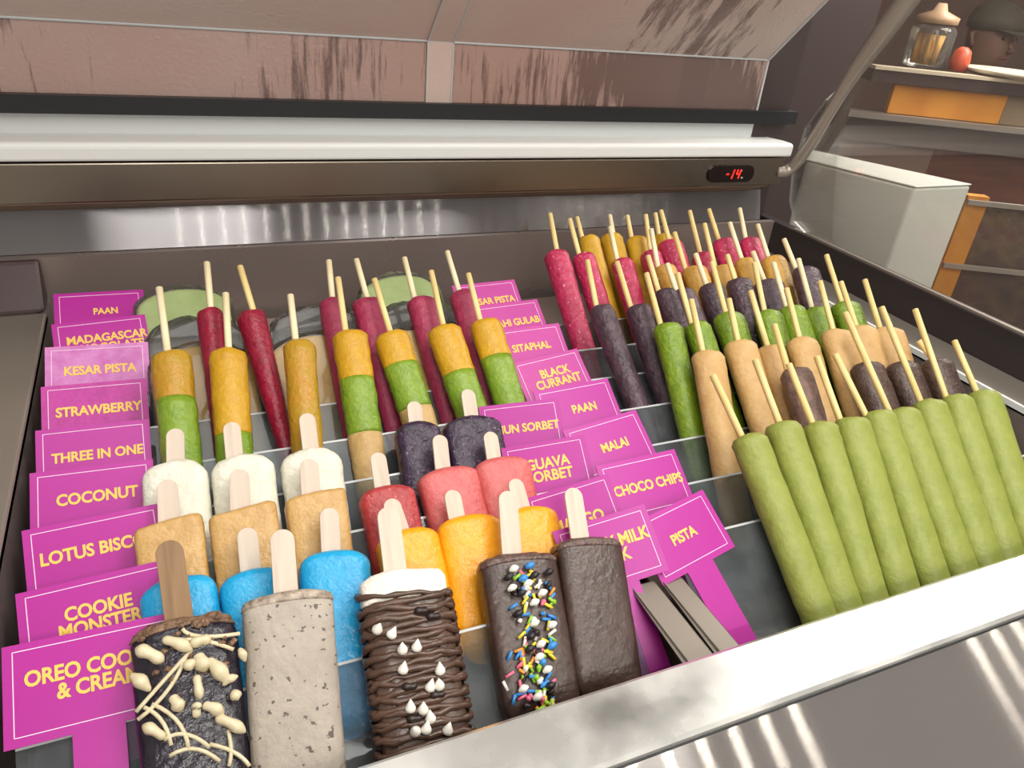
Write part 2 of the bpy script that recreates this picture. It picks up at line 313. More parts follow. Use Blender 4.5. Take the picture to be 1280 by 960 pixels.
def fog(name, sx, lo, hi, seed, ca=(216, 188, 176), cb=(222, 208, 200)):
    m = bpy.data.materials.new(name); m.use_nodes = True; nt = m.node_tree; nt.nodes.clear(); N = nt.nodes.new; K = nt.links.new
    out = N('ShaderNodeOutputMaterial'); tr = N('ShaderNodeBsdfTransparent'); tr.inputs[0].default_value = lin((205, 190, 190))
    df = N('ShaderNodeBsdfDiffuse'); gs = N('ShaderNodeBsdfGlossy'); gs.inputs['Roughness'].default_value = .25; gs.inputs[0].default_value = lin((190, 175, 170))
    tc = N('ShaderNodeTexCoord')
    n0 = N('ShaderNodeTexNoise'); n0.inputs['Scale'].default_value = 2.2; n0.inputs['Detail'].default_value = 3; K(tc.outputs['Object'], n0.inputs['Vector'])
    cr = N('ShaderNodeValToRGB'); cr.color_ramp.elements[0].position = .35; cr.color_ramp.elements[1].position = .65
    cr.color_ramp.elements[0].color = lin(ca); cr.color_ramp.elements[1].color = lin(cb); K(n0.outputs['Fac'], cr.inputs['Fac']); K(cr.outputs[0], df.inputs[0])
    # drips: noise stretched down the pane, gated by large patches; droplets: fine voronoi
    mp = N('ShaderNodeMapping'); mp.inputs['Scale'].default_value = (sx, 9, 9); mp.inputs['Location'].default_value = (seed, seed, 0); K(tc.outputs['Object'], mp.inputs['Vector'])
    n1 = N('ShaderNodeTexNoise'); n1.inputs['Scale'].default_value = 1; n1.inputs['Detail'].default_value = 6; n1.inputs['Roughness'].default_value = .7; K(mp.outputs[0], n1.inputs['Vector'])
    n2 = N('ShaderNodeTexNoise'); n2.inputs['Scale'].default_value = 5; n2.inputs['Detail'].default_value = 2; K(tc.outputs['Object'], n2.inputs['Vector'])
    ad = N('ShaderNodeMath'); ad.operation = 'ADD'; K(n1.outputs['Fac'], ad.inputs[0]); K(n2.outputs['Fac'], ad.inputs[1])
    c1 = N('ShaderNodeMapRange'); c1.inputs['From Min'].default_value = lo; c1.inputs['From Max'].default_value = hi; c1.inputs['To Min'].default_value = .86; c1.inputs['To Max'].default_value = .25; K(ad.outputs[0], c1.inputs['Value'])
    m1 = N('ShaderNodeMixShader'); K(c1.outputs[0], m1.inputs[0]); K(tr.outputs[0], m1.inputs[1]); K(df.outputs[0], m1.inputs[2])
    m2 = N('ShaderNodeMixShader'); m2.inputs[0].default_value = .12; K(m1.outputs[0], m2.inputs[1]); K(gs.outputs[0], m2.inputs[2])
    vo = N('ShaderNodeTexNoise'); vo.inputs['Scale'].default_value = 260; vo.inputs['Detail'].default_value = 6; K(tc.outputs['Object'], vo.inputs['Vector'])
    bp = N('ShaderNodeBump'); bp.inputs['Strength'].default_value = .35; bp.inputs['Distance'].default_value = .002; K(vo.outputs['Fac'], bp.inputs['Height'])
    K(bp.outputs['Normal'], gs.inputs['Normal']); K(bp.outputs['Normal'], df.inputs['Normal']); K(m2.outputs[0], out.inputs[0])
    return m
M['fog'] = fog('fogged_glass', 55, 1.15, 1.26, 3.1); M['fog_drip'] = fog('dripping_glass', 110, 1.0, 1.12, 1.7, (182, 146, 134), (196, 172, 164))
mb = MB(); mb.box((-.75, 1.14, -.1945), (1.003, 1.146, -.111)); fpart('rear_glass', mb, M['fog_drip'], label='lower rear glass pane with dark water drips')
mb = MB(); mb.prism([(-.75, 1.14, -.1105), (-.75, .80, .2295), (-.75, .805, .2345), (-.75, 1.146, -.1065)], (1.753, 0, 0)); fpart('rear_glass', mb, M['fog'], label='upper slanting rear glass pane, fogged')
mb = MB(); mb.tube([(1.003, 1.1385, -.1945), (1.003, 1.1385, -.111), (1.003, .80, .2295)], .0022, 6); fpart('glass_edge', mb, M['acrylic_edge'])
mb = MB(); mb.tube([(-.75, 1.1385, -.111), (1.003, 1.1385, -.111)], .0016, 6); fpart('glass_joint', mb, M['acrylic_edge'])
xa_ = onplane((533, 110), np.array([0, 1.138, 0]), np.array([0, 1., 0]))[0]; xb_ = onplane((564, 110), np.array([0, 1.138, 0]), np.array([0, 1., 0]))[0]
M['overlap'] = fog('overlap_glass', 55, 1.4, 1.5, 8.2)
mb = MB(); mb.prism([(xa_, 1.1395, -.1945), (xa_, 1.1395, -.1105), (xa_, .80, .229), (xa_, .799, .228), (xa_, 1.1375, -.111), (xa_, 1.1375, -.1945)], (xb_-xa_, 0, 0)); fpart('pane_overlap', mb, M['overlap'], label='overlap where two glass panes slide past')
mb = MB()
for x_ in (xa_, xb_): mb.tube([(x_, 1.137, -.1945), (x_, 1.137, -.111), (x_, .799, .227)], .0012, 6)
fpart('pane_edge', mb, M['acrylic_edge'])
# gas strut from the beam end
mb = MB(); path = [(1.035, 1.085, -.292), (1.052, 1.082, -.292), (1.062, 1.078, -.284), (1.066, 1.066, -.262), (1.066, 1.048, -.222), (1.066, 1.00, -.105), (1.066, .94, .003), (1.066, .84, .18)]
P = []
for i in range(len(path)-1):
    for t in np.linspace(0, 1, 6, endpoint=False): P.append(np.array(path[i])*(1-t)+np.array(path[i+1])*t)
P.append(np.array(path[-1])); Q = [P[0]]+[(P[i-1]+P[i]*2+P[i+1])/4 for i in range(1, len(P)-1)]+[P[-1]]
mb.tube(Q, [.0105 if p[2] < -.15 else min(.017, .0105+(p[2]+.15)*.06) for p in Q], 12); fpart('canopy_strut', mb, M['strut'], True)
# thermostat
th = onplane((913, 217), np.array([0, 1.08, 0]), np.array([0, 1., 0])); tx, tz = th[0], th[2]
def rrect(w, h, r, n=6):
    out = []
    for cx, cz, a0 in ((w-r, h-r, 0), (-w+r, h-r, 90), (-w+r, -h+r, 180), (w-r, -h+r, 270)):
        for i in range(n+1):
            a = math.radians(a0+90*i/n); out.append((cx+r*math.cos(a), cz+r*math.sin(a)))
    return out
tm = empty('thermostat', W((tx, 1.0795, tz)), 'small black thermostat display with red digits on the steel beam', 'thermostat')
ti = tm.matrix_world.inverted()
mb = MB(); mb.prism([ti @ W((tx+a, 1.0795, tz+b)) for a, b in rrect(.050, .0145, .0135)], (0, -.003*S, 0)); obj('housing', mb, M['display'], tm)
SEG = {'-': 'g', '1': 'bc', '4': 'fgbc'}
mb = MB(); w, h, t = .0034, .0078, .0011
for i, ch in enumerate('-14'):
    cx = tx-.009+.0115*i-(.003 if i == 1 else 0)
    for s_ in SEG[ch]:
        x0, z0, x1, z1 = {'g': (-w, 0, w, 0), 'b': (w, .0004, w, h), 'c': (w, -h, w, -.0004), 'f': (-w, .0004, -w, h)}[s_]
        q = .8 if ch == '-' else 1
        sh = lambda x, z: ti @ W((cx+x*q+z*.22, 1.0762, tz+z))
        if z0 == z1: ps = [sh(x0, -t), sh(x1, -t), sh(x1, t), sh(x0, t)]
        else: ps = [sh(x0-t, z0), sh(x0+t, z0), sh(x0+t, z1), sh(x0-t, z1)]
        mb.prism(ps, (0, -.0004, 0))
obj('digits', mb, M['red_led'], tm, label='red glowing digits')
mb = MB()
for a, b, r in ((.021, .006, .0012), (.024, -.0065, .0022)):
    mb.prism([ti @ W((tx+a+r*math.cos(k), 1.0762, tz+b+r*.7*math.sin(k))) for k in np.linspace(0, 2*math.pi, 8, endpoint=False)], (0, -.0004, 0))
obj('indicator', mb, M['acrylic_edge'], tm)
# LED modules on the canopy's front edge
mb = MB(); mb.box((-.1, -.162, .055), (1.8, -.138, .062)); fpart('led_rail', mb, M['white_plastic'])
mb = MB()
for i in range(29):
    x = .04+i*.062
    if not .86 < x < 1.27: mb.box((x-.006, -.156, .050), (x+.006, -.144, .055))
fpart('led_chips', mb, M['white_led'], label='row of white lamp chips')
# ------------------------------------------------------------------ steel brackets between the racks, the racks
for (x0, x1) in ((.352, .3835), (.385, .412)):
    mb = MB(); mb.prism([(x0, .326, -.5), (x1, .326, -.5), (x1, .424, -.5), (x0+.004, .424, -.5)], (0, 0, -.0015)); mb.box((x0+.004, .326, -.4999), (x0+.0055, .424, -.4975)); mb.box((x1-.0015, .327, -.56), (x1, .424, -.5))
    mb.v = [W(p) for p in mb.v]
    tag(obj('rack_bracket', mb, M['steel'], bevel=.0005), 'folded steel bracket at the front gap between racks, %s of the pair' % ('left' if x0 < .36 else 'right'), 'bracket', 'steel brackets')
def rack(x0, x1, rows, c, label):
    c0 = (x0+x1)/2
    rt = empty('popsicle_rack', W((c0, .6, -.60)), label, 'rack', 'popsicle racks'); inv = rt.matrix_world.inverted()
    def put(n, mb, mats, **k): mb.v = [inv @ W(p) for p in mb.v]; return obj(n, mb, mats, rt, **k)
    zb = lambda y: base_z(c, y)-.004
    mb = MB(); mb.prism([(x0, .335, zb(.335)), (x0, 1.08, zb(1.08)), (x0, 1.08, zb(1.08)-.004), (x0, .335, zb(.335)-.004)], (x1-x0, 0, 0)); put('base_plate', mb, M['steel_dark'])
    for y in (.36, 1.06):
        mb = MB(); mb.box((x0+.02, y-.008, -.625), (x1-.02, y+.008, zb(y)-.0045)); put('foot', mb, M['steel_dark'])
    for k in range(rows):
        p = rowpt(c, k, .0355); z0 = zb(p[1]); 
        ztop = {'R': -.484, 'L': -.500, 'M': -.5}[c]+DZ*k-(.040 if k == 0 else 0)
        # sheet in the row's tilted plane from ztop to the base
        ya = p[1]+(ztop-p[2])*UP[1]/UP[2]; top = np.array([x0, ya, ztop])
        bot = top-UP*((ztop-zb(ya-.06))/UP[2]-.0)
        mb = MB(); mb.prism([top, bot, bot-NRM*.0012, top-NRM*.0012], (x1-x0, 0, 0), 0)
        e0 = top+UP*.0003; mb.prism([e0+NRM*.0003, e0-NRM*.0015, e0-NRM*.0015-UP*.0022, e0+NRM*.0003-UP*.0022], (x1-x0, 0, 0), 1)
        put('rail', mb, [M['acrylic'], M['acrylic_edge']])
rack(-.135, .345, 9, 'L', 'clear acrylic and steel rack on the left holding bars and cones')
rack(.416, .985, 8, 'R', 'clear acrylic and steel rack on the right holding round kulfi sticks')
# ------------------------------------------------------------------ flavour cards
FONT = None
def text_mesh(body, size, weight=.0):
    cu = bpy.data.curves.new('txt', 'FONT'); cu.body = body; cu.size = size; cu.align_x = 'CENTER'; cu.align_y = 'CENTER'
    cu.offset = size*weight; cu.space_line = .86; cu.space_character = .98; cu.extrude = .00012; cu.resolution_u = 3
    o = bpy.data.objects.new('txt', cu); COL.objects.link(o)
    bpy.context.view_layer.update(); dg = bpy.context.evaluated_depsgraph_get()
    me = bpy.data.meshes.new_from_object(o.evaluated_get(dg)); me.name = 'lettering'
    bpy.data.objects.remove(o); bpy.data.curves.remove(cu)
    me.transform(Matrix.Diagonal((.88, 1, 1, 1)))
    return me
CW, CH = .1, .064
def card(c, k, text, x_shift=0., up_shift=0., rot=0., size=.0125, mat='card', label='', off=0., px=None, twist=0., h=CH, tdx=0., tdz=0., stem=True):
    # top corners where the photo shows them, in the row's plane (right end may stand a little forward)
    tl, tr = onplane(px[0], rowpt(c, k, off), NRM), onplane(px[1], rowpt(c, k, off+twist), NRM)
    P = (tl+tr)/2; w = np.linalg.norm(tr-tl); X = (tr-tl)/w
    Z = UP-X*np.dot(UP, X); Z /= np.linalg.norm(Z); Y = np.cross(Z, X)
    L = (P[2]-base_z(c, P[1]-.07))/UP[2]
    root = empty('flavour_card', lm((X, Y, Z, P-Z*L)), label, 'sign', 'magenta flavour cards')
    s = S; top = L*s
    mb = MB(); mb.box((-w/2*s, -.0004, top-h*s), (w/2*s, .0004, top)); obj('panel', mb, M[mat], root)
    if stem:
        sw = .0165; mb = MB(); mb.prism([(-sw*s, -.0003, top-h*s), (sw*s, -.0003, top-h*s), (sw*s, -.0003, .004*s), (-sw*s, -.0003, .004*s)], (0, .0006, 0)); obj('stem', mb, M[mat], root)
    mb = MB(); m_ = .006; t_ = .0006; xa, xb, za, zb_ = -w/2+m_, w/2-m_, L-h+m_, L-m_*.8
    for a in ((xa, za, xb, za+t_), (xa, zb_-t_, xb, zb_), (xa, za, xa+t_, zb_), (xb-t_, za, xb, zb_)):
        mb.box((a[0]*s, -.0007, a[1]*s), (a[2]*s, -.0004, a[3]*s))
    obj('border_line', mb, M['white_line'], root)
    me = text_mesh(text, size*s*1.18, .03); me.materials.clear()
    me.materials.append(M['gold_text'])
    to = obj('lettering', me, M['gold_text'], root)
    to.rotation_euler = (math.pi/2, 0, 0); to.location = (tdx*s, -.0006, top-(h/2+tdz)*s)
    return root
CARDS_L = [
 (8, 'PAAN', ((66.6,368),(178.8,362)), dict(size=.0105, tdx=.006, tdz=-.003), 'magenta card reading PAAN at the far end of the left column'),
 (7, 'MADAGASCAR\nCHOCOLATE', ((64,406),(181,393)), dict(size=.0125, tdx=.006, tdz=.0), 'magenta card reading MADAGASCAR in the left column behind the frosted pale card'),
 (6, 'KESAR PISTA', ((56,434.7),(185,427.5)), dict(mat='card_frost', tdx=.002, tdz=.0), 'pale frosted pink card reading KESAR PISTA in the left column'),
 (5, 'STRAWBERRY', ((51,484),(182.8,473)), dict(mat='card_red', tdx=.003), 'worn magenta card reading STRAWBERRY in the left column'),
 (4, 'THREE IN ONE', ((44,538.8),(186,523.8)), dict(tdx=.003, size=.0118), 'magenta card reading THREE IN ONE in the left column'),
 (3, 'COCONUT', ((37,592),(191,573.8)), dict(size=.0126, tdz=-.002, tdx=.003), 'magenta card reading COCONUT beside the white bars'),
 (2, 'LOTUS BISCOFF', ((27,664),(200,629)), dict(tdx=.004, tdz=-.003, size=.0128), 'magenta card in the left column beside the tan biscuit coloured bars'),
 (1, 'COOKIE\nMONSTER', ((19,743),(208,699)), dict(size=.0124, tdx=.001, tdz=.000), 'magenta two line card in the left column beside the blue bars'),
 (0, 'OREO COOKIES\n& CREAM', ((2,810),(222,764)), dict(off=.004, size=.0124, tdx=.002, tdz=-.002, h=.068), 'largest nearest magenta card, two lines of text, at the front left corner'),
]
for k, t, q, kw, lb in CARDS_L: card('L', k, t, px=q, label=lb, **kw)
card('M', 3, 'JAMUN SORBET', px=((598,508.8),(697.8,497.6)), twist=.024, tdx=.000, size=.0118, label='magenta card reading SORBET on one line beside the dark purple bars')
card('M', 2, 'GUAVA\nSORBET', px=((626,560.8),(730,543)), twist=.024, size=.0138, tdx=.000, label='magenta card reading GUAVA SORBET beside the pink bars')
card('M', 1, 'MANGO', px=((655,624),(759.7,592)), twist=.024, size=.0138, tdz=.006, label='magenta card behind a paddle stick, beside the orange bars')
card('M', 0, 'DAIRY MILK\nSILK', px=((690,665),(805,630)), twist=.022, size=.0138, h=.066, tdx=.004, label='magenta card partly hidden behind the plain dark chocolate bar')
CARDS_R = [
 (7, 'KESAR PISTA', ((564.5,357.5),(642.5,349.5)), dict(mat='card_old', tdx=.004), 'magenta card reading KESAR PISTA, farthest back in the middle column'),
 (6, 'SHAHI GULAB', ((591,384.5),(671,374)), dict(mat='card_old', tdx=.002), 'magenta card reading GULAB in the middle column'),
 (5, 'SITAPHAL', ((612,415),(697.8,404)), dict(mat='card_old', tdz=-.002), 'magenta card reading SITAPHAL in the middle column'),
 (4, 'BLACK\nCURRANT', ((639,455),(720.9,435.7)), dict(mat='card_old', size=.0135, tdx=.004, tdz=-.001), 'magenta card reading BLACK CURRANT in the middle column'),
 (3, 'PAAN', ((666,490),(759,472.8)), dict(tdx=.006), 'magenta card reading PAAN in the middle column by the green kulfi'),
 (2, 'MALAI', ((703,539),(794,512)), dict(tdx=.004, tdz=.001), 'magenta card reading MALAI in the middle column'),
 (1, 'CHOCO CHIPS', ((744,583),(842.6,561.4)), dict(size=.0125, tdx=.003), 'magenta card reading CHOCO CHIPS in the middle column'),
 (0, 'PISTA', ((788,656),(877.8,612)), dict(size=.0122), 'tilted magenta card reading PISTA in front of the right rack'),
]
for k, t, q, kw, lb in CARDS_R: card('R', k, t, px=q, label=lb, **kw)
# ------------------------------------------------------------------ frozen sticks: shapes (local: x along row, -y to the viewer, z up the stick)
def nz(p, sc, amp, seed): 
    return noise.noise(Vector((p[0]*sc+seed*3.1, p[1]*sc-seed*1.7, p[2]*sc+seed*.9)))*amp
def kulfi_rings(R, T, L, taper, z0=0., z1=1., seed=0, n=26, g=22, cap_top=True, cap_bot=True, bumpy=.0009):
    """rings from the bottom (z0 of L) up to z1; R half width, T half thickness at the top"""
    rings = []
    for i in range(n):
        t = i/(n-1); e = .5-.5*math.cos(math.pi*t) if (cap_top or cap_bot) else t
        z = L*(z0+(z1-z0)*e); q = 1-taper*(1-z/L)
        sc = 1.0
        if cap_top:
            d = (L*z1-z)/(R*.45)
            if d < 1: sc = max(.05, (1-(1-d)**2.4)**.5) if d > 0 else .05
        if cap_bot:
            d = (z-L*z0)/(R*.6)
            if d < 1: sc *= max(.05, (1-(1-d)**2.2)**.5) if d > 0 else .05
        ring = []
        for k in range(g):
            a = 2*math.pi*k/g; x, y = R*q*sc*math.cos(a), T*q*sc*math.sin(a)
            p = (x, y, z); dn = nz(p, 90/S, bumpy, seed)+nz(p, 300/S, bumpy*.5, seed)
            f = 1+dn/max(R*q, 1e-5); 
            ring.append((x*f, y*f, z+(dn*1.2 if cap_top and sc < .98 else 0)))
        rings.append(ring)
    return rings
def bar_rings(A, B, L, dome=.0, taper=.06, seed=0, n=30, g=36, ex=4.5, bumpy=.0004, topr=.005, botr=.018, tilt=0.):
    rings = []
    for i in range(n):
        e = .5-.5*math.cos(math.pi*i/(n-1)); z = L*e; q = 1-taper*(1-e); ix = 0.
        d = (L-z)/topr
        if d < 1: ix = topr*(1-(max(0, 1-(1-d)**2))**.5)
        d = z/botr
        if d < 1: ix = botr*(1-(max(0, 1-(1-d)**2))**.5)
        ring = []
        for k in range(g):
            a = 2*math.pi*k/g; c, s_ = math.cos(a), math.sin(a)
            x = math.copysign(abs(c)**(2/ex), c); y = math.copysign(abs(s_)**(2/ex), s_)
            xx = x*max(A*q-ix, A*.05); yy = y*max(B*q-min(ix, B*.8), B*.08)
            zz = z-(e**3)*(dome*(xx/A)**2+tilt*xx/A)
            dn = nz((xx, yy, zz), 70/S, bumpy, seed)+nz((xx, yy, zz), 260/S, bumpy*.6, seed)
            ring.append((xx*(1+dn/A), yy+dn*s_, zz+dn*(1.5 if e > .97 else 0)))
        rings.append(ring)
    return rings
def rod(mb, a, b, r, seg=8, mi=0): mb.tube([a, b], r, seg, mi)
def paddle(mb, a, b, w, t):
    """flat ice-lolly paddle from a (inside) to b (round tip)"""
    a, b = Vector(a), Vector(b); d = (b-a); L = d.length; d.normalize(); y = Vector((0, 1, 0)); x = y.cross(d).normalized()
    pr = [(-w, 0), (w, 0)]+[(w*math.cos(k), L-w+w*math.sin(k)) for k in np.linspace(0, math.pi, 11)]
    mb.prism([a+x*p+d*q-y*t for p, q in pr], y*(2*t))
def place(c, k, tip, base, a0, a1, wpx, off, label, cat, group, name, zlift=0., Lfix=None):
    """frame of one frozen stick from its pose in the row's plane; returns root, half width, length, stick ends (local metres)"""
    p0 = rowpt(c, k, off); A0 = onplane(a0, p0, NRM); A1 = onplane(a1, p0, NRM); Bp = onplane(base, p0, NRM); Tp = onplane(tip, p0, NRM)
    Z = A0-A1; Z /= np.linalg.norm(Z); X = np.cross(-NRM, Z); X /= np.linalg.norm(X); Y = np.cross(Z, X)
    top = A0+Z*(np.dot(Bp-A0, Z)+.003)
    ppx = np.linalg.norm(proj(A0+X*.01)-proj(A0))/.01
    A = wpx/2/ppx
    L = (top[2]-base_z(c, top[1]-.115))/Z[2]-.010
    if Lfix: L = Lfix
    L += zlift
    R = top-Z*L
    root = empty(name, lm((X, Y, Z, R)), label, cat, group)
    loc = lambda P: np.array([np.dot(P-R, X), np.dot(P-R, Y), np.dot(P-R, Z)])*S
    return root, A*S, L*S, loc(Tp), loc(Bp)
def kulfi(c, k, tip, base, a0, a1, wpx, mat, label, group, taper=.22, layers=None, smat=None, R_T=.0165, cat='ice cream', name='kulfi_stick', off=.0185, Lfix=None):
    root, A, L, T, B = place(c, k, tip, base, a0, a1, wpx, off, label, cat, group, name, Lfix=Lfix)
    seed = rng.random()*50; Th = min(A, R_T*S)
    if layers is None:
        mb = MB(); mb.loft(kulfi_rings(A, Th, L, taper, seed=seed)); obj('ice_cream', mb, M[mat], root, True)
    else:
        z1 = 1.0
        for j, (nm, mt, z0) in enumerate(layers):
            mb = MB(); mb.loft(kulfi_rings(A, Th, L, taper, z0, z1, seed, n=14, cap_top=(j == 0), cap_bot=(j == len(layers)-1))); obj(nm, mb, M[mt], root, True); z1 = z0
    mb = MB(); d = (B-T)/np.linalg.norm(B-T); rod(mb, B+d*.016, T, .0038*S); obj('stick', mb, M[smat or rng.choice(['stick', 'stick2', 'stick'])], root, True)
    return root, A, L
PAD = None
def bar(c, k, tip, base, a0, a1, wpx, mat, label, group, dome=.004, B=.0145, topmat=None, sw=.0085, off=.0185, ex=4.5, smat='paddle', bumpy=.0004, topr=.005, taper=.06, tilt=0., tex=None, name='ice_cream_bar', Lfix=None, caph=.008):
    root, A, L, T, Bs = place(c, k, tip, base, a0, a1, wpx, off, label, 'ice cream', group, name, Lfix=Lfix)
    seed = rng.random()*50
    mb = MB(); mb.loft(bar_rings(A, B*S, L, dome*S, taper, seed, ex=ex, bumpy=bumpy*S, topr=topr*S, tilt=tilt*S)); obj('ice_cream', mb, M[mat], root, True)
    if topmat:
        rg = bar_rings(A*1.012, B*S*1.03, L+.0012, dome*S, taper, seed, ex=ex, bumpy=bumpy*S*2.5, topr=topr*S, tilt=tilt*S, n=60)
        mb = MB(); mb.loft([r for r in rg if max(p[2] for p in r) > L-caph*S]); obj('cut_top', mb, M[topmat], root, True, label='rough top end')
    if tip is not None and sw:
        mb = MB(); d = (Bs-T)/np.linalg.norm(Bs-T); paddle(mb, Bs+d*.02, T, sw*S, .0011); obj('stick', mb, M[smat], root, bevel=.0003)
    return root, A, L
# ------------------------------------------------------------------ right rack, front to back
def kul_row(c, k, items, mat, lab, group, **kw):
    n = len(items)
    for i, it in enumerate(items):
        o_ = 'rightmost' if i == n-1 else ORD[i]
        d = dict(kw); 
        if len(it) > 5: d.update(it[5])
        mt = d.pop('mat', mat); lb = d.pop('label', lab % o_)
        kulfi(d.pop('c', c), k, *it[:5], mt, lb, group, **d)
kul_row('R', 0, [
 ((891,469),(928,548),(937,552),(1021,765),40), ((944,450),(975,531),(980,540),(1055,757),40), ((986,455),(1016,531),(1025,535),(1088,747),39),
 ((1021,446),(1050,525),(1064,528),(1127,735),40), ((1044,443),(1081,517),(1098,522),(1166,724),37), ((1056.5,391),(1111,514),(1129,520),(1201,712),37),
 ((1102,384),(1151,503),(1162,511),(1232,701),37), ((1144,387),(1182,496),(1196,503),(1259,692),36), ((1193,426),(1221,491),(1231,500),(1292,685),36)],
 'pista', 'pale green pistachio kulfi, %s in the front row of the right rack', 'pale green kulfi in the front row', taper=.12)
kul_row('R', 1, [
 ((968,406),(985,464),(996,470),(1014,530),36, dict(mat='choco_frosted', label='frosty brown chocolate kulfi, leftmost dark one behind the pale green front row')),
 ((1066,412),(1086,457),(1084,462),(1106,520),38), ((1115,414),(1131,456),(1126,458),(1148,512),37), ((1148,426),(1168,452),(1170,454),(1192,512),35)],
 'choco_chips', 'dark brown chocolate kulfi, %s in the row behind the pale green ones', 'dark chocolate kulfi in the second row', taper=.1)
kul_row('R', 2, [
 ((864,375),(879,443),(885,448),(922,655),39), ((911,374),(923,430),(926,437),(955,530),38), ((938,364),(960,436),(964,443),(986,520),33),
 ((983,361),(1000,426),(1003,433),(1026,510),37), ((1025,352),(1042,416),(1048,424),(1073,510),40), ((1051,352.5),(1071,411),(1078,418),(1103,500),38), ((1081,350),(1100.6,412.6),(1110,420),(1130,480),38)],
 'malai', 'tan cream coloured kulfi, %s in the third row of the right rack', 'tan kulfi in the third row', taper=.2)
kul_row('R', 3, [
 ((808,342),(826,408),(835,412),(872,570),34), ((847,342),(865,407),(872,412),(900,490),30), ((890,328),(908,395),(912,402),(940,490),37),
 ((943,329),(956,392),(961,398),(982,470),33), ((967,329),(983.6,386),(990,392),(1013,455),32), ((998,324),(1015.5,388),(1021,394),(1042,450),31), ((1033,319),(1053,381),(1058,389),(1080,445),34)],
 'paan', 'bright green kulfi, %s in the fourth row of the right rack', 'bright green kulfi', taper=.24)
kul_row('R', 4, [
 ((734,326),(746,386),(753,392),(790,490),28), ((771,327.5),(789,386),(799,391),(830,487),29), ((810,320),(823.5,366),(832,370),(851,420),25), ((834,330),(846,366),(853,370),(874,420),29),
 ((869.5,317.5),(883.6,359),(890,366),(916,440),30), ((909,319),(919.5,352),(925,360),(948,435),29), ((941,315),(956,353),(962,360),(982,420),35), ((980,299),(995,336),(1007,340),(1022,395),33)],
 'currant', 'dark purple brown kulfi, %s in the fifth row of the right rack', 'dark purple kulfi', taper=.22)
kul_row('R', 5, [
 ((814,287),(822.7,336),(832,340),(848,385),25), ((843,291),(857,337),(868,341),(886,390),29), ((880.5,280),(894,336),(903,341),(918,385),29), ((912,278.5),(928,327),(933,332),(948,375),28), ((947,281),(961,324),(967,329),(982,375),30)],
 'sitaphal', 'golden tan kulfi, %s in the sixth row of the right rack', 'golden tan kulfi', taper=.2)
kul_row('R', 6, [
 ((687.5,267.5),(697,318),(696,322),(738,465),30), ((712,274),(724.5,321),(730,325),(757,410),28), ((762.5,284),(772,328),(778,332),(802,415),27), ((807,269),(814,318),(814,322),(826,362),24),
 ((826,263.6),(837.5,304),(839,311),(852,350),29), ((862,264),(876,320),(879,325),(890,360),26), ((886,262),(899,302),(907,307),(920,345),31), ((924.5,261),(932.5,301),(938,307),(950,340),27)],
 'gulab', 'bright pink kulfi, %s in the seventh row of the right rack', 'bright pink kulfi', taper=.25)
kul_row('R', 7, [
 ((721,272),(728,299),(735,300),(757,375),25), ((762,269.5),(767.5,297),(765,303),(776,345),27), ((784,270),(790,300),(796,302),(812,365),28), ((819,267),(824,297),(828,301),(838,335),25)],
 'kesar', 'mustard yellow kulfi, %s in the last row of the right rack', 'mustard yellow kulfi', taper=.2)
# ------------------------------------------------------------------ left rack: cones and three layer sticks
kul_row('L', 5, [
 ((258.5,328.5),(264,391),(263,397),(280,560),35, dict(label='dark red strawberry cone, leftmost, behind the layered sticks')),
 ((300,333),(318,393),(315,399),(357,558),38, dict(label='dark red strawberry cone leaning right, second from left', taper=.6)),
 ((411,326),(416,378),(415,383),(436,520),33, dict(mat='strawberry_pale', c='M', label='dusky pink cone, leftmost of four behind the layered sticks')),
 ((445.5,324.5),(460,377),(460,382),(490,520),40, dict(mat='strawberry_pale', c='M', label='dusky pink cone, second of four behind the layered sticks')),
 ((505.5,322.5),(519,376),(528,381),(562,520),39, dict(mat='strawberry_pale', c='M', label='dusky pink cone, third of four behind the layered sticks')),
 ((559,314.5),(575,368),(580,377),(610,500),33, dict(mat='strawberry_pale', c='M', label='dusky pink cone nearest the middle column of cards'))],
 'strawberry', '%s', 'red and pink cones', taper=.45, name='ice_cream_cone')
def lay(a, b, top='mango_layer'): return [('yellow_layer', top, 1-a), ('green_layer', 'green_layer', 1-b), ('tan_layer', 'tan_layer', 0)]
three = 'three layer yellow, green and tan kulfi, %s'
kul_row('L', 4, [
 ((199,360),(210,444),(214,448),(230,600),52, dict(layers=lay(.25, .75, 'amber_layer'), label='layered amber and green kulfi beside the leftmost column of cards')),
 ((282,367),(286,441),(285,448),(294,575),48, dict(layers=lay(.45, .78), label='layered yellow and green kulfi in front of the leftmost dark red cone')),
 ((363,369),(370,430),(374,434),(384,560),41, dict(layers=lay(.62, .8, 'amber_layer'), label='mustard coloured kulfi between the dark red and dusky pink cones')),
 ((422.5,347.5),(432.5,418),(438,423),(464,595),45, dict(layers=lay(.30, .62), c='M', label='layered yellow, green and tan kulfi, leftmost of the right four')),
 ((468,349),(489,419),(490,424),(525,530),43, dict(layers=lay(.22, .50), c='M', label='layered yellow, green and tan kulfi, second of the right four')),
 ((539,339),(555,411),(555,415),(592,522),42, dict(layers=lay(.32, .75), c='M', label='layered yellow and green kulfi, third of the right four')),
 ((585.5,342.5),(601,404),(608,410),(636,500),39, dict(layers=lay(.26, .80), c='M', label='layered yellow and green kulfi, rightmost, beside the middle cards'))],
 'mango_layer', '%s', 'layered kulfi', taper=.12)
